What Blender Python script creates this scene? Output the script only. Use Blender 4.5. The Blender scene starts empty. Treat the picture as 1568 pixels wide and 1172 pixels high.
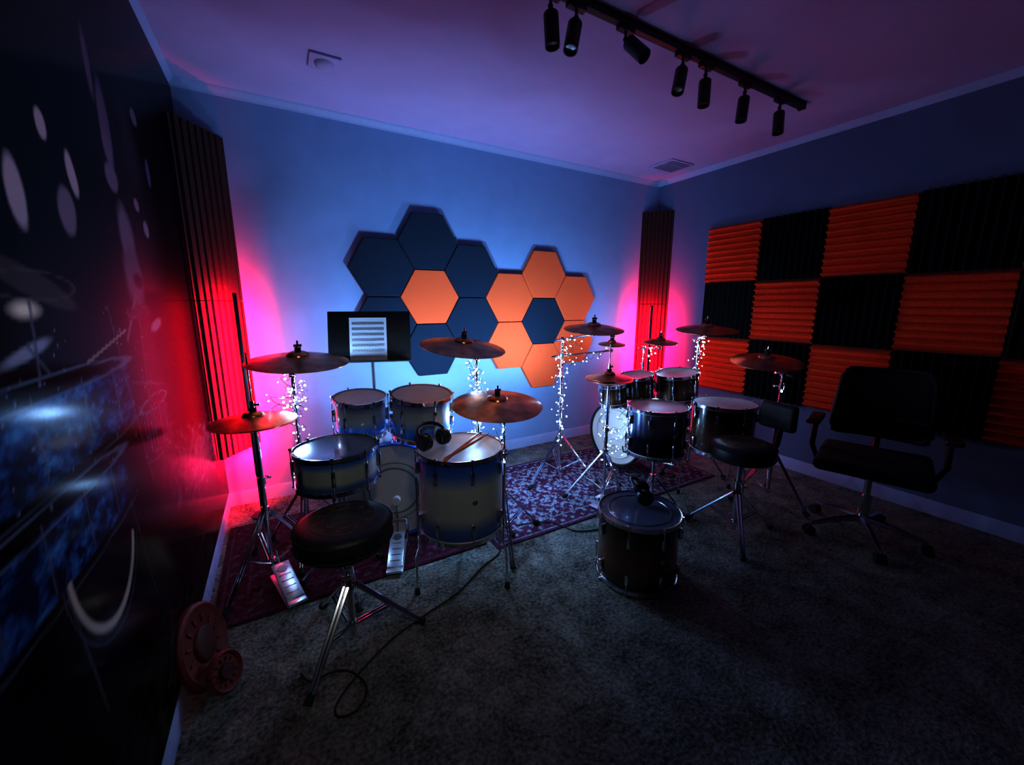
import bpy, bmesh, math, random
import numpy as np
from mathutils import Vector, Matrix, noise
random.seed(7)
pi=math.pi
SC=bpy.context.scene
try:
    SC.view_settings.view_transform='Standard'; SC.view_settings.look='None'
    SC.view_settings.gamma=.68; SC.view_settings.exposure=.48
except Exception as e: print(e)
COL=SC.collection
V=Vector
# ---------------------------------------------------------------- materials
def newmat(name):
    m=bpy.data.materials.new(name);m.use_nodes=True
    nt=m.node_tree;b=nt.nodes['Principled BSDF'];return m,nt,b
def mat(name,col,rough=.5,metal=0.,var=.15,nscale=30.,bump=0.,bscale=200.,emis=None,es=0.,coat=0.,alpha=None,trans=0.,sheen=0.):
    m,nt,b=newmat(name)
    b.inputs['Roughness'].default_value=rough;b.inputs['Metallic'].default_value=metal
    if coat: b.inputs['Coat Weight'].default_value=coat;b.inputs['Coat Roughness'].default_value=.05
    if trans: b.inputs['Transmission Weight'].default_value=trans
    if sheen: b.inputs['Sheen Weight'].default_value=sheen
    tc=nt.nodes.new('ShaderNodeTexCoord')
    n=nt.nodes.new('ShaderNodeTexNoise');n.inputs['Scale'].default_value=nscale;n.inputs['Detail'].default_value=4
    nt.links.new(tc.outputs['Object'],n.inputs['Vector'])
    r=nt.nodes.new('ShaderNodeValToRGB')
    c=V(col)
    r.color_ramp.elements[0].position=.3;r.color_ramp.elements[1].position=.7
    r.color_ramp.elements[0].color=(*(c*(1-var)),1);r.color_ramp.elements[1].color=(*[min(1,x*(1+var)) for x in c],1)
    nt.links.new(n.outputs['Fac'],r.inputs['Fac']);nt.links.new(r.outputs['Color'],b.inputs['Base Color'])
    if bump:
        n2=nt.nodes.new('ShaderNodeTexNoise');n2.inputs['Scale'].default_value=bscale;n2.inputs['Detail'].default_value=3
        nt.links.new(tc.outputs['Object'],n2.inputs['Vector'])
        bp=nt.nodes.new('ShaderNodeBump');bp.inputs['Strength'].default_value=bump;bp.inputs['Distance'].default_value=.01
        nt.links.new(n2.outputs['Fac'],bp.inputs['Height']);nt.links.new(bp.outputs['Normal'],b.inputs['Normal'])
    if emis:
        b.inputs['Emission Color'].default_value=(*emis,1);b.inputs['Emission Strength'].default_value=es
    return m
def burst(name,stops,rough=.25,metal=.3,coat=.6,axis='Z'):
    m,nt,b=newmat(name)
    tc=nt.nodes.new('ShaderNodeTexCoord');s=nt.nodes.new('ShaderNodeSeparateXYZ')
    nt.links.new(tc.outputs['Generated'],s.inputs[0])
    r=nt.nodes.new('ShaderNodeValToRGB');cr=r.color_ramp
    cr.elements[0].position=stops[0][0];cr.elements[0].color=(*stops[0][1],1)
    cr.elements[1].position=stops[-1][0];cr.elements[1].color=(*stops[-1][1],1)
    for p,c in stops[1:-1]:
        e=cr.elements.new(p);e.color=(*c,1)
    nt.links.new(s.outputs[axis],r.inputs['Fac'])
    n=nt.nodes.new('ShaderNodeTexNoise');n.inputs['Scale'].default_value=900
    nt.links.new(tc.outputs['Object'],n.inputs['Vector'])
    mx=nt.nodes.new('ShaderNodeMixRGB');mx.blend_type='MULTIPLY';mx.inputs['Fac'].default_value=.3
    nt.links.new(r.outputs['Color'],mx.inputs[1]);nt.links.new(n.outputs['Fac'],mx.inputs[2])
    nt.links.new(mx.outputs[0],b.inputs['Base Color'])
    b.inputs['Roughness'].default_value=rough;b.inputs['Metallic'].default_value=metal;b.inputs['Coat Weight'].default_value=coat;b.inputs['Coat Roughness'].default_value=.06
    return m
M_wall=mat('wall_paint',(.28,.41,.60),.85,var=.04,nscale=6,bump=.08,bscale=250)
M_wallR=mat('wall_right_shaded',(.14,.19,.31),.85,var=.04,nscale=6,bump=.08,bscale=250)  # darker copy of the wall paint, light falloff put into the colour
M_wallF=mat('wall_front_low_bounce',(.05,.05,.07),.85,var=.04,nscale=6)  # darkened to cut light bounced off the unseen front wall
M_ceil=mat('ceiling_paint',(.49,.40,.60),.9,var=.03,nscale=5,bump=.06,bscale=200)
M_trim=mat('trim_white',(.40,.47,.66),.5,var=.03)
M_chrome=mat('chrome',(.75,.76,.78),.13,1.,var=.05)
M_steel=mat('dark_steel',(.25,.25,.27),.3,.9,var=.1)
M_plate=mat('satin_aluminium',(.60,.64,.70),.3,.7,var=.1)
M_black=mat('black_plastic',(.012,.012,.014),.42,var=.2)
M_rubber=mat('black_rubber',(.015,.015,.015),.8,var=.2)
M_foamO=mat('foam_orange',(.88,.075,.014),.95,var=.12,nscale=60,bump=.3,bscale=500)
M_foamB=mat('foam_charcoal',(.008,.009,.013),.95,var=.2,nscale=60,bump=.3,bscale=500)
M_trap=mat('foam_bass_trap',(.032,.014,.016),.9,var=.2,nscale=60,bump=.3,bscale=400)
M_felO=mat('felt_orange',(.95,.16,.05),.95,var=.08,nscale=150,bump=.2,bscale=600)
M_felB=mat('felt_navy',(.012,.034,.062),.95,var=.12,nscale=150,bump=.2,bscale=600)
M_vinyl=mat('black_vinyl',(.015,.015,.02),.42,var=.2,bump=.15,bscale=300)
M_paper=mat('paper',(.85,.87,.9),.8,var=.02)
M_ink=mat('ink',(.09,.09,.10),.8)
M_wood=mat('stick_wood',(.60,.18,.08),.5,var=.2,nscale=20)
M_head=mat('drum_head_coated',(.60,.54,.55),.4,var=.1,nscale=8)
M_headc=mat('drum_head_smoky',(.10,.13,.20),.2,var=.15,nscale=6,coat=.4)
M_headw=mat('drum_head_white',(.50,.44,.38),.5,var=.06,nscale=8)
M_redpad=mat('red_rubber',(.18,.022,.02),.6,var=.2)
M_reddark=mat('dark_red_rubber',(.09,.012,.011),.6,var=.2)
M_mesh=mat('chair_mesh',(.006,.006,.008),.85,var=.3,nscale=200)
M_silver=burst('shell_champagne_blue_burst',[(0,(.02,.10,.45)),(.14,(.10,.20,.45)),(.30,(.58,.60,.54)),(.66,(.62,.65,.60)),(.84,(.08,.24,.70)),(1,(.01,.09,.6))],metal=.15)
M_blueT=burst('shell_blue_burst',[(0,(.01,.16,.85)),(.25,(.06,.36,1.)),(.5,(.60,.68,.72)),(.75,(.50,.56,.62)),(1,(.02,.09,.45))],metal=.1)
M_cherry=burst('shell_dark_cherry',[(0,(.03,.010,.006)),(.35,(.17,.07,.03)),(.6,(.12,.05,.025)),(1,(.010,.004,.004))],metal=.1)
M_dark=burst('shell_black_amber',[(0,(.02,.012,.01)),(.45,(.09,.05,.025)),(1,(.01,.008,.01))],metal=.2)
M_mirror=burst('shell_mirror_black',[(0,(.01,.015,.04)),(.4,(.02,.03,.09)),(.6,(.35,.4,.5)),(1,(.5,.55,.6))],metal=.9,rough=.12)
M_bulb=mat('bulb_glow',(1,1,1),.5,emis=(.45,.72,1.),es=25.)
M_led=mat('led_red',(.2,0,0),.5,emis=(1.,.02,.06),es=12.)
for m in (M_bulb,M_led):
    try: m.cycles.emission_sampling='NONE'
    except Exception: pass
def cymbal_mat(name,col):
    m,nt,b=newmat(name)
    tc=nt.nodes.new('ShaderNodeTexCoord')
    w=nt.nodes.new('ShaderNodeTexWave');w.wave_type='RINGS';w.rings_direction='Z';w.inputs['Scale'].default_value=60;w.inputs['Distortion'].default_value=.4
    nt.links.new(tc.outputs['Object'],w.inputs['Vector'])
    bp=nt.nodes.new('ShaderNodeBump');bp.inputs['Strength'].default_value=.18;bp.inputs['Distance'].default_value=.004
    nt.links.new(w.outputs['Fac'],bp.inputs['Height']);nt.links.new(bp.outputs['Normal'],b.inputs['Normal'])
    n=nt.nodes.new('ShaderNodeTexNoise');n.inputs['Scale'].default_value=9;nt.links.new(tc.outputs['Object'],n.inputs['Vector'])
    r=nt.nodes.new('ShaderNodeValToRGB');r.color_ramp.elements[0].color=(*[c*.45 for c in col],1);r.color_ramp.elements[1].color=(*col,1)
    r.color_ramp.elements[0].position=.35;r.color_ramp.elements[1].position=.65
    nt.links.new(n.outputs['Fac'],r.inputs['Fac']);nt.links.new(r.outputs['Color'],b.inputs['Base Color'])
    b.inputs['Metallic'].default_value=.8;b.inputs['Roughness'].default_value=.28
    return m
M_cym=cymbal_mat('cymbal_bronze',(.85,.36,.20))
def carpet():
    m,nt,b=newmat('carpet_grey')
    tc=nt.nodes.new('ShaderNodeTexCoord')
    n=nt.nodes.new('ShaderNodeTexNoise');n.inputs['Scale'].default_value=6;n.inputs['Detail'].default_value=10;n.inputs['Roughness'].default_value=.8
    n2=nt.nodes.new('ShaderNodeTexNoise');n2.inputs['Scale'].default_value=70;n2.inputs['Detail'].default_value=5
    for q in (n,n2): nt.links.new(tc.outputs['Object'],q.inputs['Vector'])
    w=nt.nodes.new('ShaderNodeMath');w.operation='MULTIPLY_ADD';w.inputs[1].default_value=1.6
    nt.links.new(n.outputs['Fac'],w.inputs[0]);nt.links.new(n2.outputs['Fac'],w.inputs[2])
    r=nt.nodes.new('ShaderNodeValToRGB');r.color_ramp.elements[0].position=.40;r.color_ramp.elements[1].position=.62
    h=nt.nodes.new('ShaderNodeMath');h.operation='MULTIPLY';h.inputs[1].default_value=1/2.6;nt.links.new(w.outputs[0],h.inputs[0])
    nt.links.new(h.outputs[0],r.inputs['Fac'])
    r.color_ramp.elements[0].color=(.05,.052,.05,1);r.color_ramp.elements[1].color=(.34,.35,.31,1)
    nt.links.new(r.outputs['Color'],b.inputs['Base Color']);b.inputs['Roughness'].default_value=1
    b.inputs['Specular IOR Level'].default_value=.1
    bp=nt.nodes.new('ShaderNodeBump');bp.inputs['Strength'].default_value=.7;bp.inputs['Distance'].default_value=.012
    nt.links.new(n2.outputs['Fac'],bp.inputs['Height']);nt.links.new(bp.outputs['Normal'],b.inputs['Normal'])
    return m
M_carpet=carpet()
def vcolmat(name,rough,spec=.5,bump=0):
    m,nt,b=newmat(name)
    a=nt.nodes.new('ShaderNodeVertexColor');a.layer_name='Col'
    nt.links.new(a.outputs['Color'],b.inputs['Base Color']);b.inputs['Roughness'].default_value=rough;b.inputs['Specular IOR Level'].default_value=spec
    if bump:
        tc=nt.nodes.new('ShaderNodeTexCoord');n2=nt.nodes.new('ShaderNodeTexNoise');n2.inputs['Scale'].default_value=260
        nt.links.new(tc.outputs['Object'],n2.inputs['Vector'])
        bp=nt.nodes.new('ShaderNodeBump');bp.inputs['Strength'].default_value=bump;bp.inputs['Distance'].default_value=.006
        nt.links.new(n2.outputs['Fac'],bp.inputs['Height']);nt.links.new(bp.outputs['Normal'],b.inputs['Normal'])
    return m
# ---------------------------------------------------------------- geometry
class G:
    def __init__(s): s.v=[];s.f=[]
    def add(s,vs,fs,M=None):
        o=len(s.v)
        s.v+= [tuple(M@V(v)) for v in vs] if M is not None else [tuple(v) for v in vs]
        s.f+= [tuple(i+o for i in f) for f in fs]
    def lathe(s,prof,n=48,M=None,closed=False):
        vs=[];rings=[]
        for r,z in prof:
            if r<1e-6: rings.append([len(vs)]);vs.append((0,0,z))
            else:
                rings.append(list(range(len(vs),len(vs)+n)))
                vs+=[(r*math.cos(2*pi*i/n),r*math.sin(2*pi*i/n),z) for i in range(n)]
        fs=[];pairs=list(zip(rings,rings[1:]))
        if closed: pairs.append((rings[-1],rings[0]))
        for a,b in pairs:
            for i in range(n):
                j=(i+1)%n
                if len(a)==1 and len(b)==1: break
                if len(a)==1: fs.append((a[0],b[j],b[i]))
                elif len(b)==1: fs.append((a[i],a[j],b[0]))
                else: fs.append((a[i],a[j],b[j],b[i]))
        s.add(vs,fs,M)
    def tube(s,pts,r,n=8,closed=False):
        pts=[V(p) for p in pts];N=len(pts);vs=[];fs=[];nrm=None
        rr=r if isinstance(r,(list,tuple)) else [r]*N
        for i,p in enumerate(pts):
            if closed: t=(pts[(i+1)%N]-pts[i-1])
            else: t=pts[min(i+1,N-1)]-pts[max(i-1,0)]
            if t.length<1e-9:t=V((0,0,1))
            t.normalize()
            if nrm is None:
                nrm=t.orthogonal().normalized()
            else:
                nrm=(nrm-t*nrm.dot(t));nrm=nrm.normalized() if nrm.length>1e-6 else t.orthogonal().normalized()
            b=t.cross(nrm)
            for k in range(n):
                a=2*pi*k/n;vs.append(p+(nrm*math.cos(a)+b*math.sin(a))*rr[i])
        for i in range(N if closed else N-1):
            for k in range(n):
                a=i*n+k;b=i*n+(k+1)%n;c=((i+1)%N)*n+(k+1)%n;d=((i+1)%N)*n+k
                fs.append((a,b,c,d))
        if not closed:
            fs.append(tuple(range(n))[::-1]);fs.append(tuple((N-1)*n+k for k in range(n)))
        s.add(vs,fs)
    def cyl(s,a,b,r0,r1=None,n=12): s.tube([a,b],[r0,r1 if r1 is not None else r0],n)
    def box(s,c,size,M=None,bev=0.,seg=2):
        bm=bmesh.new();bmesh.ops.create_cube(bm,size=1)
        for v in bm.verts: v.co=V((v.co.x*size[0],v.co.y*size[1],v.co.z*size[2]))
        if bev: bmesh.ops.bevel(bm,geom=bm.edges[:],offset=bev,segments=seg,profile=.5,affect='EDGES')
        bm.verts.index_update()
        T=Matrix.Translation(V(c))
        if M is not None: T=T@M
        s.add([v.co.copy() for v in bm.verts],[[v.index for v in f.verts] for f in bm.faces],T);bm.free()
    def ball(s,c,r,n=12,sc=(1,1,1)):
        m=max(4,n//2)
        prof=[(r*math.sin(pi*i/m),-r*math.cos(pi*i/m)) for i in range(m+1)];prof[0]=(0,-r);prof[-1]=(0,r)
        s.lathe(prof,n,Matrix.Translation(V(c))@Matrix.Diagonal((*sc,1)))
    def torus(s,c,R,r,n=40,m=8,M=None):
        T=Matrix.Translation(V(c))
        if M is not None:T=T@M
        s.lathe([(R+r*math.cos(2*pi*k/m),r*math.sin(2*pi*k/m)) for k in range(m)],n,T,closed=True)
    def prism(s,pts,z0,z1,M=None):
        n=len(pts)
        vs=[(x,y,z0) for x,y in pts]+[(x,y,z1) for x,y in pts]
        fs=[tuple(range(n))[::-1],tuple(range(n,2*n))]+[(i,(i+1)%n,n+(i+1)%n,n+i) for i in range(n)]
        s.add(vs,fs,M)
    def build(s,name,m,parent=None,ang=40,bevel=0,M=None):
        me=bpy.data.meshes.new(name);me.from_pydata(s.v,[],s.f);me.materials.append(m);me.update()
        bm=bmesh.new();bm.from_mesh(me);bmesh.ops.recalc_face_normals(bm,faces=bm.faces[:]);bm.to_mesh(me);bm.free()
        me.shade_smooth()
        try: me.set_sharp_from_angle(angle=math.radians(ang))
        except Exception: pass
        o=bpy.data.objects.new(name,me);COL.objects.link(o)
        if M is not None:o.matrix_world=M
        if parent: o.parent=parent
        if bevel:
            b=o.modifiers.new('bevel','BEVEL');b.width=bevel;b.segments=2;b.limit_method='ANGLE'
        return o
def empty(name,loc=(0,0,0),rot=0.,M=None):
    e=bpy.data.objects.new(name,None);e.empty_display_size=.1;COL.objects.link(e)
    e.matrix_world=M if M is not None else Matrix.Translation(V(loc))@Matrix.Rotation(rot,4,'Z')
    return e
def zto(d,loc=(0,0,0)):
    q=V(d).normalized().to_track_quat('Z','Y');return Matrix.Translation(V(loc))@q.to_matrix().to_4x4()
# ---------------------------------------------------------------- room
X0,X1,Y0,Y1,Z=-.41,3.6,-1.6,3.15,2.6
def slab(name,c,size,m):
    g=G();g.box(c,size);return g.build(name,m,ang=30)
slab('floor',((X0+X1)/2,(Y0+Y1)/2,-.05),(X1-X0+.2,Y1-Y0+.2,.1),M_carpet)
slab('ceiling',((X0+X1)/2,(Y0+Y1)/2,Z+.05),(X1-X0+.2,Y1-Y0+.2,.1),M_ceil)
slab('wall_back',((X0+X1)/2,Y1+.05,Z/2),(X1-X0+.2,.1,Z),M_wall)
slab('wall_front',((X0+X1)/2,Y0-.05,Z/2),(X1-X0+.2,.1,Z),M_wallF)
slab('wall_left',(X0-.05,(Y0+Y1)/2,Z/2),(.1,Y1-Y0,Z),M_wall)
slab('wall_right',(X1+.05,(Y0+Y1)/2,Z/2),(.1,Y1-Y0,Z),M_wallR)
def trim(name,a,b,nrm,prof):
    g=G();a=V(a);b=V(b);n=V(nrm);vs=[]
    for p in (a,b):
        for d,z in prof: vs.append(p+n*d+V((0,0,z)))
    k=len(prof);fs=[tuple(range(k)),tuple(range(k,2*k))[::-1]]+[(i,(i+1)%k,k+(i+1)%k,k+i) for i in range(k)]
    g.add(vs,fs);g.build(name,M_trim,ang=30)
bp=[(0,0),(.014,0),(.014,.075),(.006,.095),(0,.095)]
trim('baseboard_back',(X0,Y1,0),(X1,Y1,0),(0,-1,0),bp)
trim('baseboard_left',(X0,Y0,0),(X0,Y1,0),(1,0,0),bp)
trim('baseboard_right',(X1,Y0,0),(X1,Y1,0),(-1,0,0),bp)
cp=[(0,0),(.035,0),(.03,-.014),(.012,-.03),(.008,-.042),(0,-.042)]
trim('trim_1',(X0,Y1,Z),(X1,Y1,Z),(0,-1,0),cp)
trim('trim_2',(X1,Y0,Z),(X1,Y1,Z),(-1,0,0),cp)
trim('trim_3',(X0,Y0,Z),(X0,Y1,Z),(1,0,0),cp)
# ---------------------------------------------------------------- mural on left wall
def mural():
    ya,yb,za,zb=.5,3.13,.11,2.55;st=.006
    ny=int((yb-ya)/st);nz=int((zb-za)/st)
    ys=np.linspace(ya,yb,ny);zs=np.linspace(za,zb,nz)
    YY,ZZ=np.meshgrid(ys,zs,indexing='ij')
    C=np.zeros((ny,nz,3));C[:]=(.003,.0025,.007)
    N1=np.zeros((ny,nz));N2=np.zeros((ny,nz));N3=np.zeros((ny,nz));N4=np.zeros((ny,nz))
    for i in range(ny):
        for j in range(nz):
            y,z=ys[i],zs[j]
            N1[i,j]=noise.fractal(V((y*14,z*26,0)),.7,2.2,5)
            N2[i,j]=noise.noise(V((y*5,z*5,7)))
            N3[i,j]=noise.noise(V((y*22,z*14,3)))
            N4[i,j]=1-abs(noise.noise(V((y*20+N1[i,j],z*30,9))))*4
    C*= (1+.8*np.clip(N2,-1,1))[...,None]
    def blob(y,z,ry,rz,rot,col,soft=.15,k=1.,gain=1.2,w_=.13,p=2.):
        a=math.radians(rot);dy=YY-y;dz=ZZ-z
        u=np.abs(dy*math.cos(a)+dz*math.sin(a))/ry;w=np.abs(-dy*math.sin(a)+dz*math.cos(a))/rz
        d=(u**p+w**p)**(1/p)+N3*w_
        m=np.clip((1+soft-d)/(2*soft),0,1)*k
        for c in range(3): C[...,c]=C[...,c]*(1-m)+col[c]*gain*m
    def line(p,q,w,col,k=.8):
        p=np.array(p);q=np.array(q);d=q-p;L=d@d
        t=np.clip(((YY-p[0])*d[0]+(ZZ-p[1])*d[1])/L,0,1)
        dist=np.hypot(YY-p[0]-t*d[0],ZZ-p[1]-t*d[1]);m=np.clip((w-dist)/(w*.5),0,1)*k
        for c in range(3): C[...,c]=C[...,c]*(1-m)+col[c]*m
    def ring(y,z,ry,rz,w,col,k=.9,lo=-4,hi=4):
        d=np.hypot((YY-y)/ry,(ZZ-z)/rz);an=np.arctan2(ZZ-z,YY-y)
        m=np.clip((1-np.abs(d-1)/w)*1.6,0,1)*k*((an>lo)&(an<hi))
        for c in range(3): C[...,c]=C[...,c]*(1-m)+col[c]*m
    pk=(.34,.28,.33);pk2=(.18,.14,.20)
    # drummer: dim torso and head, lit forearm and hand
    blob(2.05,1.50,.22,.30,0,(.016,.012,.024),.5,.8,1.5)
    blob(2.02,1.90,.09,.12,0,(.028,.020,.034),.4,.8,1.5)
    blob(1.31,1.73,.024,.030,0,pk);blob(1.765,1.88,.045,.13,-4,pk2,.2);blob(1.70,2.02,.022,.09,0,pk2,.3)
    blob(1.43,1.66,.026,.050,10,pk);blob(1.14,1.56,.033,.065,0,pk);blob(1.36,1.565,.045,.055,-25,pk2)
    blob(1.745,1.733,.055,.04,0,pk2);blob(2.145,2.04,.04,.03,0,pk2);blob(1.80,1.56,.07,.10,8,pk2,.25)
    blob(1.80,1.44,.09,.10,0,(.13,.10,.15),.3);blob(1.98,1.70,.03,.022,0,pk);blob(2.06,1.63,.035,.028,0,pk)
    blob(2.24,1.87,.03,.05,0,(.12,.1,.2));blob(1.98,1.28,.08,.018,10,(.30,.28,.35),.3)
    blob(1.84,1.43,.05,.025,0,(.01,.01,.02),.3)
    line((1.80,1.40),(1.62,1.25),.012,(.20,.15,.16),.7)
    line((1.62,1.28),(1.30,1.22),.005,(.35,.30,.25),.8)
    # cymbal, lamp glare
    blob(1.14,1.39,.17,.028,-14,(.05,.042,.042),.12,w_=.04);ring(1.14,1.39,.17,.028,.10,(.12,.10,.10),.5);blob(1.08,1.345,.045,.014,0,(.70,.62,.48),.6);blob(1.06,1.27,.09,.012,10,(.25,.27,.34),.3)
    blob(1.78,1.33,.12,.018,8,(.06,.035,.06),.15,w_=.04);ring(1.78,1.33,.12,.018,.14,(.16,.10,.14),.5)  # reflected cymbal and its rim, painted into the print
    # pale band painted into the print to carry the pink LED glow
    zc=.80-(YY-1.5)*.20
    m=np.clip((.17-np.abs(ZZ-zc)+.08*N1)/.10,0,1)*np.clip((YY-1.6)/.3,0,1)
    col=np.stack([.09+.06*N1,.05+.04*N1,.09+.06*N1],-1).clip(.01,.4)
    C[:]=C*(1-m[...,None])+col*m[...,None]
    # blue drums, water splashed
    def drum(y0,y1,z0,z1,kk):
        cy=(y0+y1)/2;hy=(y1-y0)/2
        sag=.018*np.sqrt(np.clip(1-((YY-cy)/hy)**2,0,1))
        ed=np.maximum(np.abs(YY-cy)/hy,np.abs(ZZ+sag-(z0+z1)/2)/((z1-z0)/2))+N1*.07
        m=np.clip((1.03-ed)/.08,0,1)*kk
        br=np.clip(.16+N1*.8+.35*N3+.22*np.clip(N4,0,1),0.0,1.1)*np.clip(1-.45*np.abs(YY-cy)/hy,0,1)
        col=np.stack([.003+.10*br**2,.012+.36*br**1.5,.045+.62*br],-1)
        C[:]=C*(1-m[...,None])+col*m[...,None]
        ring(cy,z1-.004,hy,.022,.16,(.13,.19,.28),.8);ring(cy,z0-.014,hy,.022,.16,(.07,.10,.16),.7,-3.2,0)
        for t in (-.7,-.25,.25,.7): line((cy+hy*t,z0),(cy+hy*t,z1-.01),.006,(.10,.13,.18),.7)
    drum(.70,1.58,1.04,1.20,1.);drum(.70,1.42,.84,.98,.9);drum(1.62,1.95,.88,1.03,.3)
    g=(.10,.11,.15)
    line((1.10,1.36),(1.08,1.22),.007,g);line((1.06,1.28),(1.12,1.22),.006,g)
    line((1.5,1.35),(1.62,.8),.008,g,.5);line((1.78,1.32),(1.70,.9),.008,g,.5);line((1.62,1.12),(1.95,1.06),.008,(.08,.09,.2),.5)
    line((1.0,.82),(1.05,.5),.007,g,.5);line((1.40,.83),(1.46,.5),.006,g,.4)
    d=np.hypot((YY-1.20)/.185,(ZZ-.83)/.20)
    m=np.clip((.93-d)/.1,0,1)*((ZZ<.80))*.9;C[:]=C*(1-m[...,None])+np.array((.004,.005,.012))*m[...,None]
    ring(1.20,.83,.185,.20,.075,(.50,.48,.40),1.,-4,-.4);ring(1.20,.83,.215,.232,.02,(.06,.08,.15),.8,-4,-.4)
    rs=np.random.RandomState(3)
    for _ in range(90):
        blob(rs.uniform(.9,1.8),rs.normal(1.12,.10),rs.uniform(.002,.006),rs.uniform(.002,.005),rs.uniform(-40,40),(.2,.26,.42),.5,.7)
    gr=np.clip(.50-ZZ,0,1)*np.clip(N1+.2,0,1)*.35
    C+=gr[...,None]*np.array((.3,.28,.10))
    C=np.nan_to_num(C,nan=.003)
    x=X0+.016
    vs=np.stack([np.full(ny*nz,x),YY.ravel(),ZZ.ravel()],-1)
    idx=np.arange(ny*nz).reshape(ny,nz)
    fs=np.stack([idx[:-1,:-1],idx[1:,:-1],idx[1:,1:],idx[:-1,1:]],-1).reshape(-1,4)
    root=empty('wall_mural')
    me=bpy.data.meshes.new('printed_panel');me.from_pydata(vs.tolist(),[],fs.tolist())
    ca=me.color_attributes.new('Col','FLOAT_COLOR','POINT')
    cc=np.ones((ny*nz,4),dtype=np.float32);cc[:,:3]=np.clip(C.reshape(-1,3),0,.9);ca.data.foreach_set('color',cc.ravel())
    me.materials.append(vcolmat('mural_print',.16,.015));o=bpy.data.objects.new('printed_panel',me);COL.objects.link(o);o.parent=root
    g=G();g.box((X0+.0075,(ya+yb)/2,(za+zb)/2),(.014,yb-ya+.01,zb-za+.01));g.build('backing_board',M_black,root)
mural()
# ---------------------------------------------------------------- rugs
def rug(name,x0,x1,y0,y1,seed,field,burg,light):
    st=.009;nx=int((x1-x0)/st);ny=int((y1-y0)/st)
    vs=[];cols=[]
    cx,cy=(x0+x1)/2,(y0+y1)/2;hx,hy=(x1-x0)/2,(y1-y0)/2
    for i in range(nx+1):
        for j in range(ny+1):
            x=x0+(x1-x0)*i/nx;y=y0+(y1-y0)*j/ny
            vs.append((x,y,.008+.0015*noise.noise(V((x*9,y*9,seed)))))
            ex=min(x-x0,x1-x,y-y0,y1-y)
            u=abs(x-cx);w=abs(y-cy)
            n=noise.noise(V((u*34,w*34,seed)));n2=noise.noise(V((u*70,w*70,seed+3)));n3=noise.noise(V((u*9,w*9,seed+9)))
            pat=n*1.1+n2*.8+.35*math.sin(u*70)*math.sin(w*70)+.6*n3
            if ex<.02: c=burg
            elif ex<.03: c=light
            elif ex<.12: c=light if (math.sin(x*75)*math.sin(y*75)+n)>.55 else burg
            elif ex<.13: c=light
            else: c=light if pat>field else burg
            k=.55+.9*random.random()
            cols+= [c[0]*k,c[1]*k,c[2]*k,1]
    fs=[(i*(ny+1)+j,(i+1)*(ny+1)+j,(i+1)*(ny+1)+j+1,i*(ny+1)+j+1) for i in range(nx) for j in range(ny)]
    me=bpy.data.meshes.new(name);me.from_pydata(vs,[],fs)
    ca=me.color_attributes.new('Col','FLOAT_COLOR','POINT');ca.data.foreach_set('color',cols)
    me.materials.append(vcolmat(name+'_weave',1.,.1,.5));o=bpy.data.objects.new(name,me);COL.objects.link(o)
    s=o.modifiers.new('t','SOLIDIFY');s.thickness=.007
    return o
rug('persian_rug',-.37,.92,1.88,2.80,1,.45,(.070,.012,.028),(.10,.045,.07))
rug('persian_rug',.95,2.92,1.80,2.78,5,.1,(.085,.028,.065),(.22,.24,.29))
# ---------------------------------------------------------------- wall panels
S6=.24
def hexp(x,z,m):
    g=G();pts=[((S6-.003)*math.cos(pi/3*k),(S6-.003)*math.sin(pi/3*k)) for k in range(6)]
    g.prism(pts,0,.04);M=Matrix.Translation((x,Y1-.0005,z))@Matrix.Rotation(pi/2,4,'X')
    g.build('hexagon_acoustic_panel',m,M=M,bevel=.005,ang=30)
h=.2078
for x,k,m in [(1.06,2,'B'),(.70,1,'B'),(.70,-1,'B'),(1.06,-2,'B'),(1.42,-1,'B'),(1.42,1,'B'),(1.06,0,'O'),(1.78,0,'O'),(1.78,-2,'O'),(2.14,1,'O'),(2.14,-3,'O'),(2.5,0,'O'),(2.5,-2,'O'),(2.14,-1,'B')]:
    hexp(x,1.41+k*h,M_felO if m=='O' else M_felB)
def foam(yc,zc,orange):
    w,hh=.478,.498;n=10;g=G();prof=[(-.5,0)]
    for i in range(n):
        prof+= [(-.5+(i+.18)/n,.018),(-.5+(i+.5)/n,.055),(-.5+(i+.82)/n,.018)]
    prof+=[(.5,0)]
    L=w/2 if orange else hh/2;W=hh if orange else w;vs=[]
    for sgn in (-1,1):
        for a,d in prof:
            vs.append((X1-d-.0005,yc+sgn*L,zc+a*W) if orange else (X1-d-.0005,yc+a*W,zc+sgn*L))
    k=len(prof);fs=[tuple(range(k)),tuple(range(k,2*k))]+[(i,(i+1)%k,k+(i+1)%k,k+i) for i in range(k)]
    g.add(vs,fs);g.build('acoustic_foam_tile',M_foamO if orange else M_foamB,ang=25)
for r in range(3):
    for c in range(5): foam(2.26-.48*c,1.80-.5*r,(r+c)%2==0)
def trap(name,cx,cy,sx,w1,w2,z0,z1):
    n=7;a=V((cx,cy-w1));b=V((cx+sx*w2,cy));pts=[(cx,cy)]
    d=b-a;nn=V((sx*w1,-w2)).normalized()
    pts.append(tuple(a))
    for i in range(n):
        for t,o in ((.10,-.010),(.20,.006),(.82,.006),(.92,-.010)):
            q=a+d*(.06+.88*(i+t)/n)+nn*o
            pts.append((q.x,q.y))
    pts.append(tuple(b))
    root=empty(name)
    zm=(z0+z1)/2
    g=G();g.prism(pts,z0,zm-.002);g.build('foam_lower',M_trap,root,ang=20)
    g=G();g.prism(pts,zm+.002,z1);g.build('foam_upper',M_trap,root,ang=20)
trap('corner_bass_trap',X0+.02,Y1-.002,1,.28,.21,.42,2.33)
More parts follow.
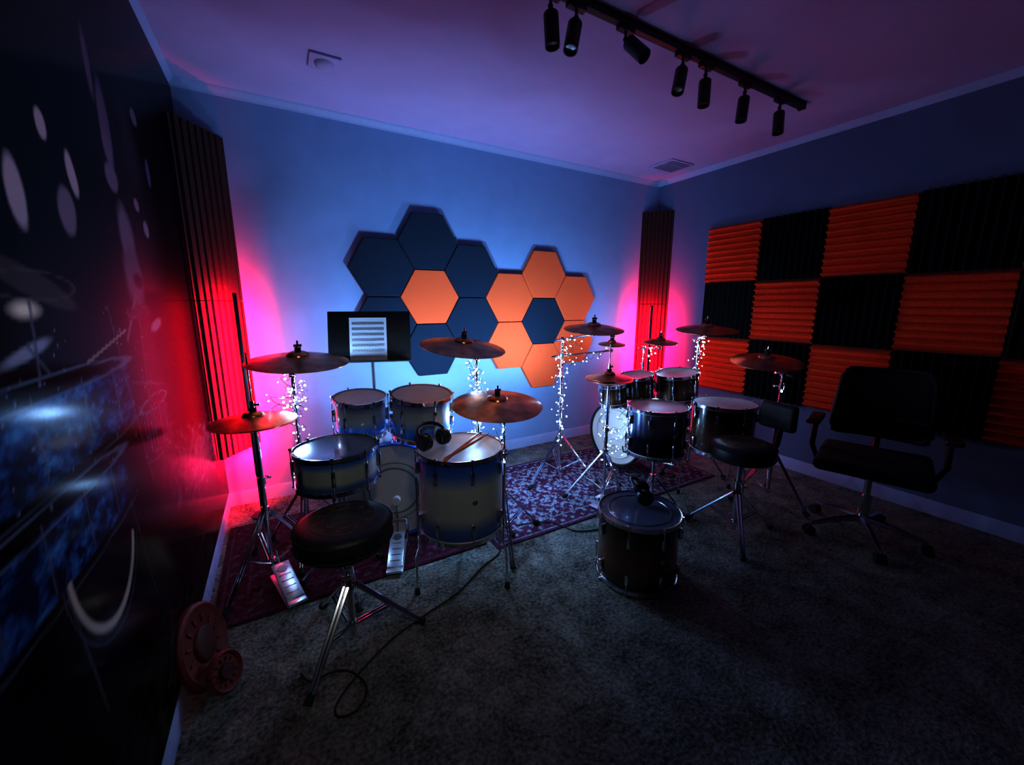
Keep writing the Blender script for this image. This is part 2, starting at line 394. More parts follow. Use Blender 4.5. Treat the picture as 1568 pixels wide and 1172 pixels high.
trap('corner_bass_trap',X1-.002,Y1-.002,-1,.22,.22,.42,2.29)
def ledbar(x,y,z0,z1,aims,hdir):
    root=empty('led_light_bar',(x,y,0),math.atan2(hdir[1],hdir[0]))
    g=G();g.box((0,0,(z0+z1)/2),(.018,.020,z1-z0),bev=.003);g.box((0,0,z0/2),(.014,.014,z0));g.lathe([(0,0),(.06,0),(.06,.012),(.02,.02),(0,.02)],24)
    g.build('housing',M_black,root)
    g=G();g.box((.0115,0,(z0+z1)/2),(.004,.014,z1-z0-.03));g.build('led_strip',M_led,root)
    for (dx,dy),e in aims:
        ld=bpy.data.lights.new('led_strip_lamp','AREA');ld.shape='RECTANGLE';ld.size=z1-z0-.05;ld.size_y=.02;ld.energy=e;ld.color=(1,.004,.05)
        lo=bpy.data.objects.new('led_strip_lamp',ld);COL.objects.link(lo)
        a=math.atan2(dy,dx)
        W=Matrix.Translation((x+hdir[0]*.02,y+hdir[1]*.02,(z0+z1)/2))@Matrix.Rotation(a,4,'Z')@Matrix(((0,0,-1,0),(0,1,0,0),(1,0,0,0),(0,0,0,1)))
        lo.parent=root;lo.matrix_local=root.matrix_world.inverted()@W
ledbar(-.205,2.90,.28,1.42,[((-.7,.71),58),((.0,1),7)],(-.2,.98))
ledbar(3.30,2.88,.28,1.34,[((.75,.66),55),((.0,1),6.5)],(.2,.98))
# ---------------------------------------------------------------- ceiling track
def track():
    root=empty('track_light')
    y=1.53;g=G();g.box((1.85,y,2.583),(2.3,.034,.034),bev=.003);g.box((3.0,y,2.583),(.02,.04,.04))
    g.build('rail',M_black,root)
    for i,(x,d) in enumerate([(.715,(0,-.9,-.45)),(1.06,(.02,-.1,-1)),(1.19,(-.3,-.15,-1)),(1.47,(.12,-.65,-.7)),(1.86,(-.35,-.15,-1)),(2.04,(-.05,-.05,-1)),(2.39,(-.08,0,-1)),(2.75,(-.1,-.1,-1))]):
        g=G();g.box((x,y,2.558),(.09,.032,.02),bev=.003);g.cyl((x,y,2.555),(x,y,2.52),.006);g.ball((x,y,2.52),.011)
        d=V(d).normalized();c=V((x,y,2.52))+d*.005
        g.cyl(c,c+d*.03,.008)
        M=zto(d,c+d*.02)
        g.lathe([(0,0),(.026,0),(.030,.006),(.030,.125),(.026,.125),(.024,.10),(0,.10)],24,M)
        g.build('spot_head_%d'%(i+1),M_black,root)
        g=G();g.lathe([(0,.1005),(.02,.1005),(.021,.108),(.0,.104)],20,M);g.build('lens_%d'%(i+1),M_steel,root)
track()
root=empty('smoke_detector',(.34,2.55,Z));g=G();g.box((0,0,-.0065),(.15,.15,.012),bev=.003);g.build('plate',M_ceil,root)
g=G();g.lathe([(0,-.035),(.03,-.035),(.045,-.025),(.05,-.011),(0,-.011)],28);g.build('dome',M_ceil,root)
root=empty('ceiling_vent',(3.25,2.72,Z));g=G();g.box((0,0,-.0055),(.30,.26,.01),bev=.003)
for i in range(8): g.box((0,-.1+i*.028,-.014),(.25,.016,.004),Matrix.Rotation(.5,4,'X'))
g.build('grille',M_ceil,root)
# ---------------------------------------------------------------- drums
def drum_parts(root,r,d,shell,head,nl=8,hoop=None,lug=True,M=Matrix.Identity(4),bothheads=True,kick=False):
    hoop=hoop or M_chrome
    g=G();g.lathe([(r,.012),(r,d-.012)],64,M);g.build('shell',shell,root)
    g=G();g.lathe([(0,d-.004),(r-.012,d-.004),(r-.004,d-.001),(r+.003,d-.006),(r+.003,d-.02)],64,M)
    g.build('batter_head',head,root)
    g=G();g.lathe([(0,.004),(r-.012,.004),(r-.004,.001),(r+.003,.006),(r+.003,.02)],64,M);g.build('resonant_head',head,root)
    g=G();w=.008 if not kick else .014;hh=.020 if not kick else .04
    for zc in (d-.006,.006):
        g.lathe([(r+.004,zc-hh/2),(r+.004+w*.6,zc-hh/2),(r+.004+w*.6,zc+hh/2-.003),(r+.002+w*.9,zc+hh/2),(r+.002,zc+hh/2)],64,M,closed=True)
    g.build('hoops',hoop,root,ang=50)
    g=G()
    for k in range(nl):
        a=2*pi*(k+.5)/nl;c,s=math.cos(a),math.sin(a)
        R=Matrix.Rotation(a,4,'Z')
        def pt(rr,z): return M@V((rr*c,rr*s,z))
        zs=[d*.5] if d<.2 else [d-.075,.075]
        for z in zs:
            L=.055 if d>=.2 else .07
            g.box((0,0,0),(.018,.017,L),M@Matrix.Translation((r*c+.009*c,r*s+.009*s,z))@R,bev=.005)
        for (za,zb) in ((d+.006,zs[0]),(-.006,zs[-1])):
            g.cyl(pt(r+.013,za),pt(r+.013,zb),.003,n=6);g.cyl(pt(r+.013,za-.004),pt(r+.013,za+.006),.006,n=6)
    g.build('lugs_and_rods',M_chrome,root)
    if not kick and d>.2:
        g=G()
        M2=zto((math.cos(-1.9),math.sin(-1.9),0),(r*math.cos(-1.9),r*math.sin(-1.9),d*.5));g.lathe([(0,.003),(.010,.003),(.013,0),(0,0)],20,M@M2)
        g.build('badge',M_chrome,root)
def legs(root,r,z0,z1,zf,n=3,ph=.5,kick=0):
    g=G();gr=G()
    for k in range(n):
        a=2*pi*k/n+ph;c,s=math.cos(a),math.sin(a);R=r+.028
        g.box((R*c-.012*c,R*s-.012*s,z0+.10),(.03,.024,.04),Matrix.Rotation(a,4,'Z'),bev=.005)
        g.tube([(R*c,R*s,z0+.30),(R*c,R*s,z0-.05),((R+.015)*c,(R+.015)*s,z0-.09),((R+.02)*c,(R+.02)*s,zf+.02)],.0055,8)
        gr.cyl(((R+.02)*c,(R+.02)*s,zf+.03),((R+.02)*c,(R+.02)*s,zf),.011,.014)
    g.build('leg_rods',M_chrome,root);gr.build('rubber_feet',M_rubber,root)
def tripod(g,gr,z=.32,R=.30,ph=0,r=.008,x=0,y=0):
    for k in range(3):
        a=ph+2*pi*k/3;c,s=math.cos(a),math.sin(a);pc=V((-s,c,0))
        for o in (-.009,.009):
            p0=V((x+.02*c,y+.02*s,z))+pc*o;p1=V((x+R*c,y+R*s,.022))+pc*o*.6
            g.tube([p0,p1],r*.6,6)
            m=p0.lerp(p1,.52);g.tube([V((x+.016*c,y+.016*s,.09))+pc*o,m],r*.5,6)
        gr.cyl((x+(R-.02)*c,y+(R-.02)*s,.034),(x+(R+.012)*c,y+(R+.012)*s,.014),.013,.016,10)
    g.cyl((x,y,z-.025),(x,y,z+.025),.019);g.cyl((x,y,.075),(x,y,.105),.018);g.cyl((x,y,.06),(x,y,z),.012)
def clamp(g,p,ang=0,r=.017):
    p=V(p);g.cyl(p-V((0,0,.018)),p+V((0,0,.018)),r)
    d=V((math.cos(ang),math.sin(ang),0));g.cyl(p,p+d*.04,.005);g.box(p+d*.045,(.008,.034,.014),Matrix.Rotation(ang,4,'Z'),bev=.003)
def cymbal_prof(r):
    b=.052*(r/.22)**.6
    prof=[(.006,.034)]
    for i in range(1,7):
        t=i/6*pi/2;prof.append((.006+(b-.006)*math.sin(t),.012+.022*math.cos(t)))
    for i in range(1,11):
        t=i/10;prof.append((b+(r-b)*t,.012-.030*t**1.5*(r/.22)))
    top=prof;bot=[(a,z-.0018) for a,z in prof][::-1]
    return top+bot
def cymbal(root,pos,r,nrm,name='cymbal',m=None):
    M=zto(nrm,pos)
    g=G();g.lathe(cymbal_prof(r),72);o=g.build(name,m or M_cym,root);o.matrix_local=M
    g=G();g.lathe([(0,.034),(.014,.034),(.014,.05),(0,.05)],16,M);g.lathe([(0,-.01),(.012,-.01),(.012,.008),(0,.008)],16,M);g.build(name+'_felts',M_rubber,root)
    g=G();g.cyl(M@V((0,0,-.05)),M@V((0,0,.085)),.0045);g.box((0,0,0),(.036,.009,.014),M@Matrix.Translation((0,0,.06)),bev=.003);g.build(name+'_post',M_chrome,root)
def stand(name,base,cyms,ph=0,top=None,R=.30,z=.36):
    bx,by=base;root=empty(name,(bx,by,0));g=G();gr=G();tripod(g,gr,z,R,ph)
    p0=V(cyms[0][0])-V((bx,by,0));hor=V((p0.x,p0.y)).length
    straight=hor<.03
    ztop=p0.z-.06 if straight else min(p0.z-.10,(top or 9))
    g.cyl((0,0,z),(0,0,z+.25 if ztop>z+.3 else ztop),.0125);clamp(g,(0,0,min(z+.25,ztop)),ph)
    g.cyl((0,0,z),(0,0,ztop),.0095)
    if ztop>.85: clamp(g,(0,0,.82),ph+1,.014)
    for i,(p,r,n) in enumerate(cyms):
        p=V(p)-V((bx,by,0));n=V(n).normalized()
        e=p-n*.05
        if i==0 and not straight or i>0:
            zz=ztop if i==0 else ztop-.12*i
            s0=V((0,0,zz));clamp(g,s0,ph+2);g.ball(s0,.02)
            dirv=(e-s0);g.tube([s0-dirv.normalized()*.08,e],.0065,8);g.ball(e,.014)
        else:
            g.ball(V((0,0,ztop)),.018);g.tube([(0,0,ztop),e],.006)
        cymbal(root,p,r,n,'cymbal_%d'%(i+1))
    g.build('stand_tubes',M_chrome,root);gr.build('rubber_feet',M_rubber,root)
    return root
# --- kit 1
def vert_drum(name,x,y,z0,z1,r,shell,head,nl=8,tilt=None,legz=None,rot=0,ph=.5):
    M=Matrix.Translation((x,y,z0))@Matrix.Rotation(rot,4,'Z')
    if tilt: M=Matrix.Translation((x,y,z0))@tilt@Matrix.Rotation(rot,4,'Z')
    root=empty(name,M=M);drum_parts(root,r,z1-z0,shell,head,nl)
    if legz is not None: legs(root,r,0,0,-z0,ph=ph)
    return root
vert_drum('floor_tom',.70,1.71,.285,.685,.200,M_silver,M_head,8,legz=1,rot=.25,ph=.9)
sn=vert_drum('snare_drum',.175,1.92,.55,.715,.174,M_silver,M_headc,8,rot=.2)
g=G();g.box((.184,0,.09),(.018,.03,.09),bev=.004);g.box((.196,0,.12),(.01,.018,.06),bev=.003);g.build('throw_off',M_chrome,sn)
def snare_stand(x,y,zb,ph,R):
    g=G();gr=G();tripod(g,gr,.26,R,ph);g.cyl((0,0,.24),(0,0,zb-.05),.010)
    for k in range(3):
        a=.3+2*pi*k/3;c,s=math.cos(a),math.sin(a);g.tube([(0,0,zb-.06),(.10*c,.10*s,zb-.04),(.19*c,.19*s,zb-.018),(.197*c,.197*s,zb+.02)],.006)
    ss=empty('snare_stand',(x,y,0));g.build('stand_tubes',M_chrome,ss);gr.build('rubber_feet',M_rubber,ss)
snare_stand(.175,1.92,.55,.6,.22)
t1=vert_drum('rack_tom',.34,2.22,.675,.875,.127,M_blueT,M_head,6,tilt=Matrix.Rotation(math.radians(7),4,'X'),rot=.3)
t2=vert_drum('rack_tom',.62,2.05,.675,.895,.150,M_blueT,M_head,6,tilt=Matrix.Rotation(math.radians(7),4,'X'),rot=.1)
def kick(name,pos,ax,r,d,shell,head,logo=True):
    M=zto(ax,pos);root=empty(name,M=M)
    drum_parts(root,r,d,shell,head,10,hoop=M_black if not logo else M_silver,kick=True)
    g=G()
    if logo:
        g.torus((0,0,-.001),r*.5,.004,48,6);g.torus((0,0,-.001),r*.62,.002,48,6);g.build('head_logo_rings',M_ink,root)
    else:
        g.torus((0,0,-.001),r*.8,.003,48,6);g.build('head_dampening_ring',M_head,root)
    inv=M.inverted();g=G();gr=G()
    side=V(ax).cross(V((0,0,1))).normalized();c=V(pos)+V(ax).normalized()*d*.75
    for sg in (-1,1):
        a=c+side*sg*(r+.01)+V((0,0,-.02));b=c+side*sg*(r+.10)+V(ax).normalized()*.06;b.z=.015
        g.cyl(inv@a,inv@b,.007);g.ball(inv@a,.02);gr.ball(inv@b,.016)
    g.build('spurs',M_chrome,root);gr.build('spur_feet',M_rubber,root)
    return root
k1=kick('bass_drum',(.49,2.20,.30),(.33,.94,0),.275,.42,M_silver,M_headw)
g=G();gb=empty('tom_mount',(.55,2.32,0));g.cyl((0,0,.575),(0,0,.80),.012);clamp(g,(0,0,.62),1);g.tube([(0,0,.78),(-.06,-.02,.80),(-.10,-.05,.78)],.007);g.tube([(0,0,.76),(.03,-.09,.78),(.055,-.125,.77)],.007);g.build('tubes',M_chrome,gb)
def pedal(name,x,y,ang,hihat=False,beater=True):
    root=empty(name,(x,y,.012),ang)
    g=G();g.box((0,-.0,.004),(.085,.30,.006),bev=.002);
    T=Matrix.Rotation(math.radians(14),4,'X')
    g.box((0,-.01,.05),(.078,.24,.008),T,bev=.003);g.box((0,-.135,.012),(.08,.05,.014),bev=.004)
    g.build('footboard',M_plate,root)
    g=G()
    for i in range(5): g.box((0,-.09+.038*i,.032+.0095*i),(.054,.008,.006),T,bev=.002)
    g.lathe([(0,.0),(.022,0),(.022,.004),(0,.004)],20,Matrix.Translation((0,.065,.071))@T)
    g.build('grip_bars',M_steel,root)
    g=G()
    if not hihat:
        for sx in (-.05,.05): g.tube([(sx,.12,0),(sx,.13,.15)],.008)
        g.cyl((-.055,.13,.15),(.055,.13,.15),.006);g.tube([(0,.13,.15),(0,.10,.22),(0,.11,.27)],.0045);g.tube([(0,.11,.08),(0,.13,.15)],.004)
        g.build('frame',M_chrome,root)
        g=G();g.cyl((0,.085,.275),(0,.135,.265),.022);g.build('beater',M_head,root)
    else:
        g.tube([(0,.11,.08),(0,.15,.13)],.004);g.build('pull_chain',M_steel,root)
    return root
pedal('bass_drum_pedal',.44,2.01,-.34)
def hihat(name,x,y,zh,r,ph,toprod):
    root=empty(name,(x,y,0));g=G();gr=G();tripod(g,gr,.36,.27,ph)
    g.cyl((0,0,.05),(0,0,zh-.08),.0115);clamp(g,(0,0,.52),1.,.018);g.cyl((0,0,zh-.30),(0,0,zh-.04),.009);g.cyl((0,0,zh-.06),(0,0,toprod),.0035)
    g.lathe([(0,zh-.05),(.02,zh-.045),(.022,zh-.03),(0,zh-.03)],20);g.cyl((0,0,zh+.04),(0,0,zh+.09),.009);g.box((.015,0,zh+.07),(.03,.008,.014),bev=.003)
    g.build('stand_tubes',M_chrome,root);gr.build('rubber_feet',M_rubber,root)
    g=G();g.lathe(cymbal_prof(r),72);o=g.build('top_cymbal',M_cym,root);o.matrix_local=Matrix.Translation((0,0,zh+.008))
    g=G();g.lathe(cymbal_prof(r),72);o=g.build('bottom_cymbal',M_cym,root);o.matrix_local=Matrix.Translation((0,0,zh-.025))@Matrix.Rotation(pi,4,'X')
    g=G();g.lathe([(0,zh+.04),(.015,zh+.04),(.015,zh+.056),(0,zh+.056)],16);g.build('felts',M_rubber,root)
    return root
hihat('hi_hat_stand',-.14,2.17,.825,.18,1.9,1.14)
pedal('hi_hat_pedal',-.08,2.02,.25,hihat=True)
stand('cymbal_stand',(.04,2.36),[((.07,2.19,1.10),.228,(.02,-.10,1))],ph=.3,R=.26)
stand('cymbal_stand',(1.00,2.16),[((.84,1.97,1.15),.226,(.05,-.16,1))],ph=.8)
stand('cymbal_stand',(1.02,1.86),[((.95,1.80,.86),.238,(-.02,-.12,1))],ph=-1.9,z=.30,R=.26)
M_emblem=mat('emblem_brown',(.10,.05,.035),.5)
def throne(name,x,y,z,r,ph,R=.30,back=None,rot=0,t=.095):
    root=empty(name,(x,y,0));g=G()
    g.lathe([(0,z-t),(r-.012,z-t),(r-.003,z-t+.01),(r,z-t+.03),(r,z-.028),(r-.008,z-.010),(r-.03,z-.001),(r*.6,z+.003),(0,z)],56)
    g.build('seat_cushion',M_vinyl,root,ang=60)
    g=G();g.torus((0,0,z-.02),r-.001,.004,56,6);g.torus((0,0,z-t+.02),r-.001,.004,56,6);g.build('seat_piping',M_rubber,root)
    g=G();g.torus((0,0,z+.001),r*.66,.003,48,6);g.torus((0,0,z+.002),r*.42,.003,48,6)
    for k in range(10):
        a=2*pi*k/10;g.box((0,0,0),(r*.14,r*.10,.003),Matrix.Translation((r*.54*math.cos(a),r*.54*math.sin(a),z+.002))@Matrix.Rotation(a,4,'Z'))
    g.build('seat_emblem',M_emblem,root)
    g=G();gr=G();tripod(g,gr,.27,R,ph,.012);g.cyl((0,0,.04),(0,0,z-t-.02),.014);g.cyl((0,0,.25),(0,0,.34),.019);clamp(g,(0,0,.33),ph+.5,.021)
    g.box((0,0,z-t-.012),(.12,.10,.024),bev=.004);g.build('tripod_base',M_chrome,root);gr.build('rubber_feet',M_rubber,root)
    if back:
        d=V((math.cos(back),math.sin(back),0))
        g=G();g.tube([V((0,0,z-t-.01)),d*.20+V((0,0,z-t-.02)),d*.29+V((0,0,z-.06)),d*.31+V((0,0,z+.05)),d*.285+V((0,0,z+.12))],.013)
        g.build('back_support',M_black,root)
        M=Matrix.Translation(d*.265+V((0,0,z+.125)))@Matrix.Rotation(back,4,'Z')
        g=G();g.box((0,0,0),(.05,.22,.16),M,bev=.024,seg=4);g.build('backrest_pad',M_vinyl,root,ang=60)
    return root
throne('drum_throne',.145,1.54,.55,.178,-1.9-.38,R=.27)
throne('drum_throne',2.23,1.23,.585,.170,-2.4,R=.26,back=-.15)
def mstand():
    fx=V((.95,-.31,0)).normalized()
    root=empty('music_stand',(.49,2.62,0),math.atan2(fx.y,fx.x))
    g=G();T=Matrix.Translation((0,0,1.155))@Matrix.Rotation(math.radians(-14),4,'X')
    def B(g,c,s,b=0): g.box((0,0,0),s,T@Matrix.Translation(c),bev=b)
    B(g,(0,0,0),(.49,.006,.32),.002);B(g,(0,-.025,-.157),(.49,.05,.006),.002);B(g,(0,.02,0),(.08,.03,.12),.005)
    g.cyl((0,.04,1.10),(0,.04,.30),.009);g.cyl((0,.04,.72),(0,.04,.10),.013)
    for k in range(3):
        a=.5+2*pi*k/3;g.tube([(0,.04,.12),(.12*math.cos(a),.04+.12*math.sin(a),.09),(.25*math.cos(a),.04+.25*math.sin(a),.022)],.008)
    g.build('desk_and_pole',M_black,root)
    g=G();B(g,(-.01,-.0055,-.018),(.22,.003,.275));g.build('sheet_music',M_paper,root)
    g=G()
    for k in range(7):
        for l in range(4): B(g,(-.01,-.0075,.09-k*.034-l*.0045),(.19,.0012,.0007))
        for q in range(12): B(g,(-.10+q*.0165,-.0077,.083-k*.034+random.uniform(-.006,.006)),(.003,.0013,.003))
    g.build('printed_notes',M_ink,root)
mstand()
def headphones(x,y,z,rot):
    root=empty('headphones',(x,y,z),rot);g=G()
    for s in (-1,1):
        g.lathe([(0,-.02),(.032,-.02),(.040,-.012),(.040,.006),(.032,.018),(0,.018)],28,Matrix.Translation((s*.062,0,.041))@Matrix.Rotation(pi/2,4,'Y'))
        g.tube([(s*.062,0,.05),(s*.075,.01,.075)],.006)
    g.tube([(.076*math.cos(a),.012+.05*math.sin(a),.07+.035*math.sin(a)) for a in [pi*i/16 for i in range(17)]],.0085,8)
    g.build('ear_cups_and_band',M_black,root)
    g=G()
    for s in (-1,1): g.torus((s*.042,0,.041),.028,.011,28,8,Matrix.Rotation(pi/2,4,'Y'))
    g.build('ear_pads',M_vinyl,root)
headphones(.59,1.76,.686,.35)
headphones(1.56,1.34,.354,.9)
root=empty('drumsticks',(.70,1.70,.695))
g=G()
for (a,dx) in ((.75,0),(.60,.03)):
    d=V((math.cos(a),math.sin(a),0));c=V((dx,-.02,0));g.tube([c-d*.20,c-d*.19,c+d*.10,c+d*.17,c+d*.185,c+d*.19,c+d*.20],[.003,.0072,.0072,.0045,.003,.005,.002],10)
g.build('sticks',M_wood,root)
# --- kit 2
k2=kick('bass_drum',(2.26,2.26,.33),(.98,.10,0),.245,.34,M_dark,M_headw,logo=False)
T7=Matrix.Rotation(math.radians(-8),4,'Y')
vert_drum('rack_tom',2.08,2.11,.64,.795,.098,M_cherry,M_head,5,tilt=T7)
vert_drum('rack_tom',2.32,2.11,.655,.835,.120,M_cherry,M_head,6,tilt=T7)
vert_drum('rack_tom',2.60,1.97,.65,.85,.148,M_cherry,M_head,6,tilt=T7)
g=G();gb=empty('tom_mount',(2.44,2.26,0));g.cyl((0,0,.57),(0,0,.78),.012);g.tube([(0,0,.74),(-.05,-.06,.75),(-.06,-.08,.75)],.007);g.tube([(0,0,.76),(.03,-.14,.76),(.07,-.17,.75)],.007);g.tube([(0,0,.72),(-.15,-.06,.73),(-.27,-.11,.73)],.007);clamp(g,(0,0,.62),1);g.build('tubes',M_chrome,gb)
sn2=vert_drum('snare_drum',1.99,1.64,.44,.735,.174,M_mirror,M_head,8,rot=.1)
snare_stand(1.99,1.64,.44,1.2,.22)
vert_drum('floor_tom',2.57,1.57,.37,.70,.195,M_cherry,M_head,8,legz=1,ph=.2)
fd=vert_drum('floor_tom',1.47,1.28,.012,.352,.192,M_cherry,M_headc,8,rot=.15)
g=G();g.torus((0,0,.338),.15,.002,48,6);g.build('head_ring',M_chrome,fd)
hihat('hi_hat_stand',1.86,1.94,.88,.155,.4,1.10)
pedal('hi_hat_pedal',1.78,1.78,.2,hihat=True)
stand('cymbal_stand',(1.80,2.38),[((1.88,2.13,1.20),.205,(-.05,-.12,1)),((2.16,2.24,1.06),.10,(-.05,-.1,1))],ph=1.2)
stand('cymbal_stand',(2.82,2.52),[((2.56,2.13,1.07),.13,(-.05,-.1,1))],ph=.2,R=.24)
stand('cymbal_stand',(2.82,1.98),[((2.64,1.80,1.19),.205,(-.08,-.08,1))],ph=.9,R=.27)
stand('cymbal_stand',(2.84,1.36),[((2.68,1.39,1.01),.205,(-.12,-.10,1))],ph=.5,R=.25)
# ---------------------------------------------------------------- office chair
def office():
    root=empty('office_chair',(2.88,.85,0),math.atan2(-.28,-.96)+pi/2)
    g=G();gr=G()
    for k in range(5):
        a=-pi/2+2*pi*k/5+.35;c,s=math.cos(a),math.sin(a)
        g.tube([(.02*c,.02*s,.115),(.14*c,.14*s,.10),(.28*c,.28*s,.066)],[.022,.017,.012],8)
        g.cyl((.28*c,.28*s,.05),(.28*c,.28*s,.075),.008)
        pc=V((-s,c,0))
        for o in (-.014,.014): gr.cyl(V((.285*c,.285*s,.027))+pc*(o-.009),V((.285*c,.285*s,.027))+pc*(o+.009),.027,n=20)
    g.cyl((0,0,.08),(0,0,.26),.028);g.cyl((0,0,.26),(0,0,.40),.018);g.build('star_base',M_chrome,root);gr.build('casters',M_rubber,root)
    g=G();g.box((0,0,.41),(.20,.22,.03),bev=.008);g.tube([(0,.10,.41),(0,.27,.42),(0,.31,.52),(0,.29,.70)],.018);g.build('tilt_mechanism',M_black,root)
    bm=G();bm.box((0,-.01,.465),(.50,.49,.075),bev=.035,seg=4);bm.build('seat_pad',M_mesh,root,ang=60)
    def bp(u,w):
        return V((.225*u*(1-.12*w*w),.27-.05*u*u-.03*math.sin(w*pi)+.05*w,.56+.40*w))
    out=[bp(u/8,0) for u in range(-7,8)]+[bp(1,w/8) for w in range(1,8)]+[bp(-u/8,1) for u in range(-7,8)]+[bp(-1,1-w/8) for w in range(1,8)]
    g=G();g.tube(out,.014,8,closed=True);g.tube([bp(u/8,.28) for u in range(-8,9)],.010,8);g.build('back_frame',M_black,root)
    g=G();n=16;vs=[bp(-1+2*i/n,j/n) for i in range(n+1) for j in range(n+1)];fs=[(i*(n+1)+j,(i+1)*(n+1)+j,(i+1)*(n+1)+j+1,i*(n+1)+j+1) for i in range(n) for j in range(n)];g.add(vs,fs)
    o=g.build('back_mesh',M_mesh,root);s=o.modifiers.new('s','SOLIDIFY');s.thickness=.006
    g=G()
    for sx in (-1,1):
        g.tube([(sx*.16,.02,.42),(sx*.26,.02,.43),(sx*.29,.03,.50),(sx*.285,.03,.66)],.015)
        g.box((sx*.285,-.01,.675),(.07,.25,.03),bev=.012,seg=3)
    g.build('armrests',M_black,root,ang=60)
office()
# ---------------------------------------------------------------- practice pads at left
def pad(name,x,y,r,tiltdeg,rot):
    M=Matrix.Translation((x,y,r*math.cos(math.radians(90-tiltdeg))+.004))
    M=M@Matrix.Rotation(rot,4,'Z')@Matrix.Rotation(math.radians(tiltdeg),4,'Y')
    root=empty(name,M=M)
    g=G();g.lathe([(0,0),(r,0),(r,.016),(r*.93,.024),(r*.86,.02),(r*.80,.014),(0,.014)],56);g.build('rim',M_redpad,root)
    g=G();g.lathe([(0,.014),(r*.42,.014),(r*.42,.021),(r*.37,.026),(0,.024)],48)
    g.build('rubber_centre',M_reddark,root,ang=60)
    g=G()
    for k in range(12):
        a=2*pi*k/12;g.box((0,0,0),(r*.20,r*.06,.006),Matrix.Translation((r*.62*math.cos(a),r*.62*math.sin(a),.017))@Matrix.Rotation(a,4,'Z'),bev=.002)
    g.build('raised_marks',M_redpad,root)
pad('drum_practice_pad',-.355,1.64,.145,76,-.25)
pad('drum_practice_pad',-.29,1.56,.068,70,-.55)
# ---------------------------------------------------------------- cable
def smooth(pts,k=8):
    pts=[V(p) for p in pts];out=[];P=[pts[0]]+pts+[pts[-1]]
    for i in range(1,len(P)-2):
        for j in range(k):
            t=j/k;a,b,c,d=P[i-1],P[i],P[i+1],P[i+2]
            out.append(.5*((2*b)+(c-a)*t+(2*a-5*b+4*c-d)*t*t+(3*b-a-3*c+d)*t**3))
    out.append(pts[-1]);return out
g=G();g.tube(smooth([(1.0,1.95,.02),(.95,1.78,.006),(.80,1.70,.006),(.62,1.59,.006),(.44,1.53,.006),(.28,1.47,.006),(.13,1.37,.006),(.05,1.29,.006),(.05,1.24,.006),(.11,1.235,.006),(.15,1.30,.006),(.12,1.38,.012),(.06,1.43,.006),(-.02,1.43,.006),(-.05,1.48,.006)]),.004,8)
g.build('audio_cable',M_rubber)
g=G();g.tube(smooth([(1.15,1.95,.015),(1.35,1.88,.015),(1.45,1.72,.006),(1.62,1.66,.006),(1.75,1.62,.006)]),.004,8);g.build('audio_cable',M_rubber)
# ---------------------------------------------------------------- fairy lights
root=empty('fairy_lights');gw=G();gb=G();LP=[]
def strand(p0,p1,turns,rad,n,jit=.02):
    p0=V(p0);p1=V(p1);path=[]
    N=max(60,n*3)
    for i in range(N+1):
        t=i/N;a=t*turns*2*pi;q=p0.lerp(p1,t);rr=rad*(.7+.6*noise.noise(V((t*9,p0.x*3,p0.y)))+.3*random.random())
        path.append(q+V((rr*math.cos(a),rr*math.sin(a),.02*math.sin(a*2.3))))
    gw.tube(path,.0013,4)
    for i in range(n):
        q=path[int((i+.5)/n*N)]+V([random.uniform(-jit,jit) for _ in range(3)])
        gb.ball(q,random.choice((.003,.004,.0058)),6)
for s in [((.04,2.36,1.00),(.04,2.36,.82),3,.05,22),((.02,2.36,.90),(-.02,2.34,.74),3,.08,26),((.04,2.36,.70),(.04,2.36,.40),4,.03,14),
          ((.92,2.06,1.04),(1.0,2.16,.92),3,.035,16),((1.0,2.16,.95),(1.0,2.16,.62),6,.045,38),((1.0,2.16,.60),(1.0,2.16,.35),4,.03,16),
          ((1.0,1.86,.76),(1.02,1.86,.50),4,.03,12),
          ((1.85,2.25,1.12),(1.80,2.38,.98),3,.05,18),((1.80,2.38,.98),(1.80,2.38,.55),7,.045,36),((1.80,2.38,.55),(1.80,2.38,.30),4,.03,12),
          ((2.12,2.24,1.00),(1.84,2.36,.92),3,.02,10),((1.88,1.98,.62),(1.94,1.98,.22),3,.06,20),((2.20,2.10,.55),(2.22,2.20,.20),3,.06,16),
          ((2.60,2.20,1.02),(2.80,2.48,.88),3,.03,14),((2.66,1.82,1.12),(2.82,1.98,1.02),3,.035,16),((2.82,1.98,1.02),(2.82,1.98,.80),4,.035,18),((2.84,1.36,.90),(2.84,1.36,.65),3,.02,5)]:
    strand(*s)
gw.build('wires',M_black,root);gb.build('bulbs',M_bulb,root)
BLUE=(.34,.60,1.)
def lamp(p,e,col=BLUE,r=.02):
    l=bpy.data.lights.new('wall_fill_spot','POINT');l.energy=e;l.color=col;l.shadow_soft_size=r
    o=bpy.data.objects.new('wall_fill_spot',l);COL.objects.link(o);o.location=p;o.parent=root
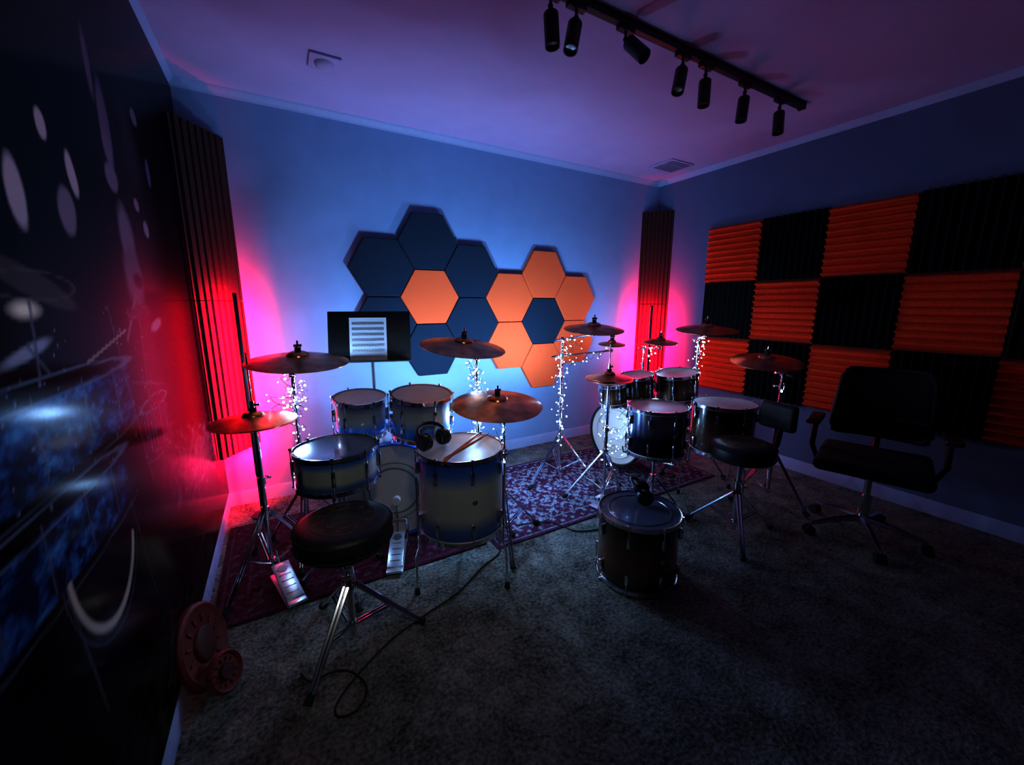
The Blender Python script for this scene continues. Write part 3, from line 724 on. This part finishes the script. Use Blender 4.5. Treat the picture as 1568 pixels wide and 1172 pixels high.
for p,e in [((.10,2.42,.90),4.),((.06,2.44,.55),2.5),((1.03,2.25,.85),6.),((1.0,2.26,.55),10),((.90,2.02,.70),7),((1.83,2.46,.85),4.),((1.66,2.28,.42),6),((2.12,2.16,.42),.9),((2.88,2.40,.98),2.),((2.92,1.98,1.0),3.2),((2.90,1.34,.80),.2)]:
    lamp(p,e)
def spot(name,loc,tgt,e,col,size,blend=1.,r=.1,par=None):
    l=bpy.data.lights.new(name,'SPOT');l.energy=e;l.color=col;l.spot_size=math.radians(size);l.spot_blend=blend;l.shadow_soft_size=r
    o=bpy.data.objects.new(name,l);COL.objects.link(o);o.location=loc
    o.rotation_euler=(V(tgt)-V(loc)).to_track_quat('-Z','Y').to_euler()
    if par: o.parent=par
for loc,tgt,e in [((1.03,2.28,.80),(1.15,3.15,1.35),42),((.12,2.44,.85),(.5,3.15,1.4),8),((1.86,2.48,.85),(1.9,3.15,1.4),30),((2.84,2.56,.95),(3.05,3.15,1.4),11)]:
    spot('wall_fill_spot',loc,tgt,e,BLUE,155,1.,.03,root)  # added spots throwing extra blue light onto the back wall
spot('ceiling_tint_fill',(1.2,-.2,.4),(1.2,1.25,2.6),4.6,(.85,.10,.46),82)  # added out-of-view spot that tints the ceiling, no fixture there
spot('room_downlight_lamp',(.1,-.5,2.3),(.46,1.7,.45),34,(.95,1.,.90),50)
spot('mural_fill_spot',(1.05,1.45,2.30),(-.41,1.30,1.30),24,(.80,.86,1.),58,1.,.02)  # added fill to brighten the mural; the track heads give no light
# ---------------------------------------------------------------- world, camera
w=bpy.data.worlds.new('w');SC.world=w;w.use_nodes=True;w.node_tree.nodes['Background'].inputs[0].default_value=(.01,.01,.03,1);w.node_tree.nodes['Background'].inputs[1].default_value=.1
cd=bpy.data.cameras.new('camera');c=bpy.data.objects.new('camera',cd);COL.objects.link(c)
cd.sensor_width=36;cd.lens=615/1568*36;cd.clip_start=.02;c.location=(0,0,1.355);c.rotation_euler=(pi/2-math.atan(120/615),0,math.radians(-30))
SC.camera=c
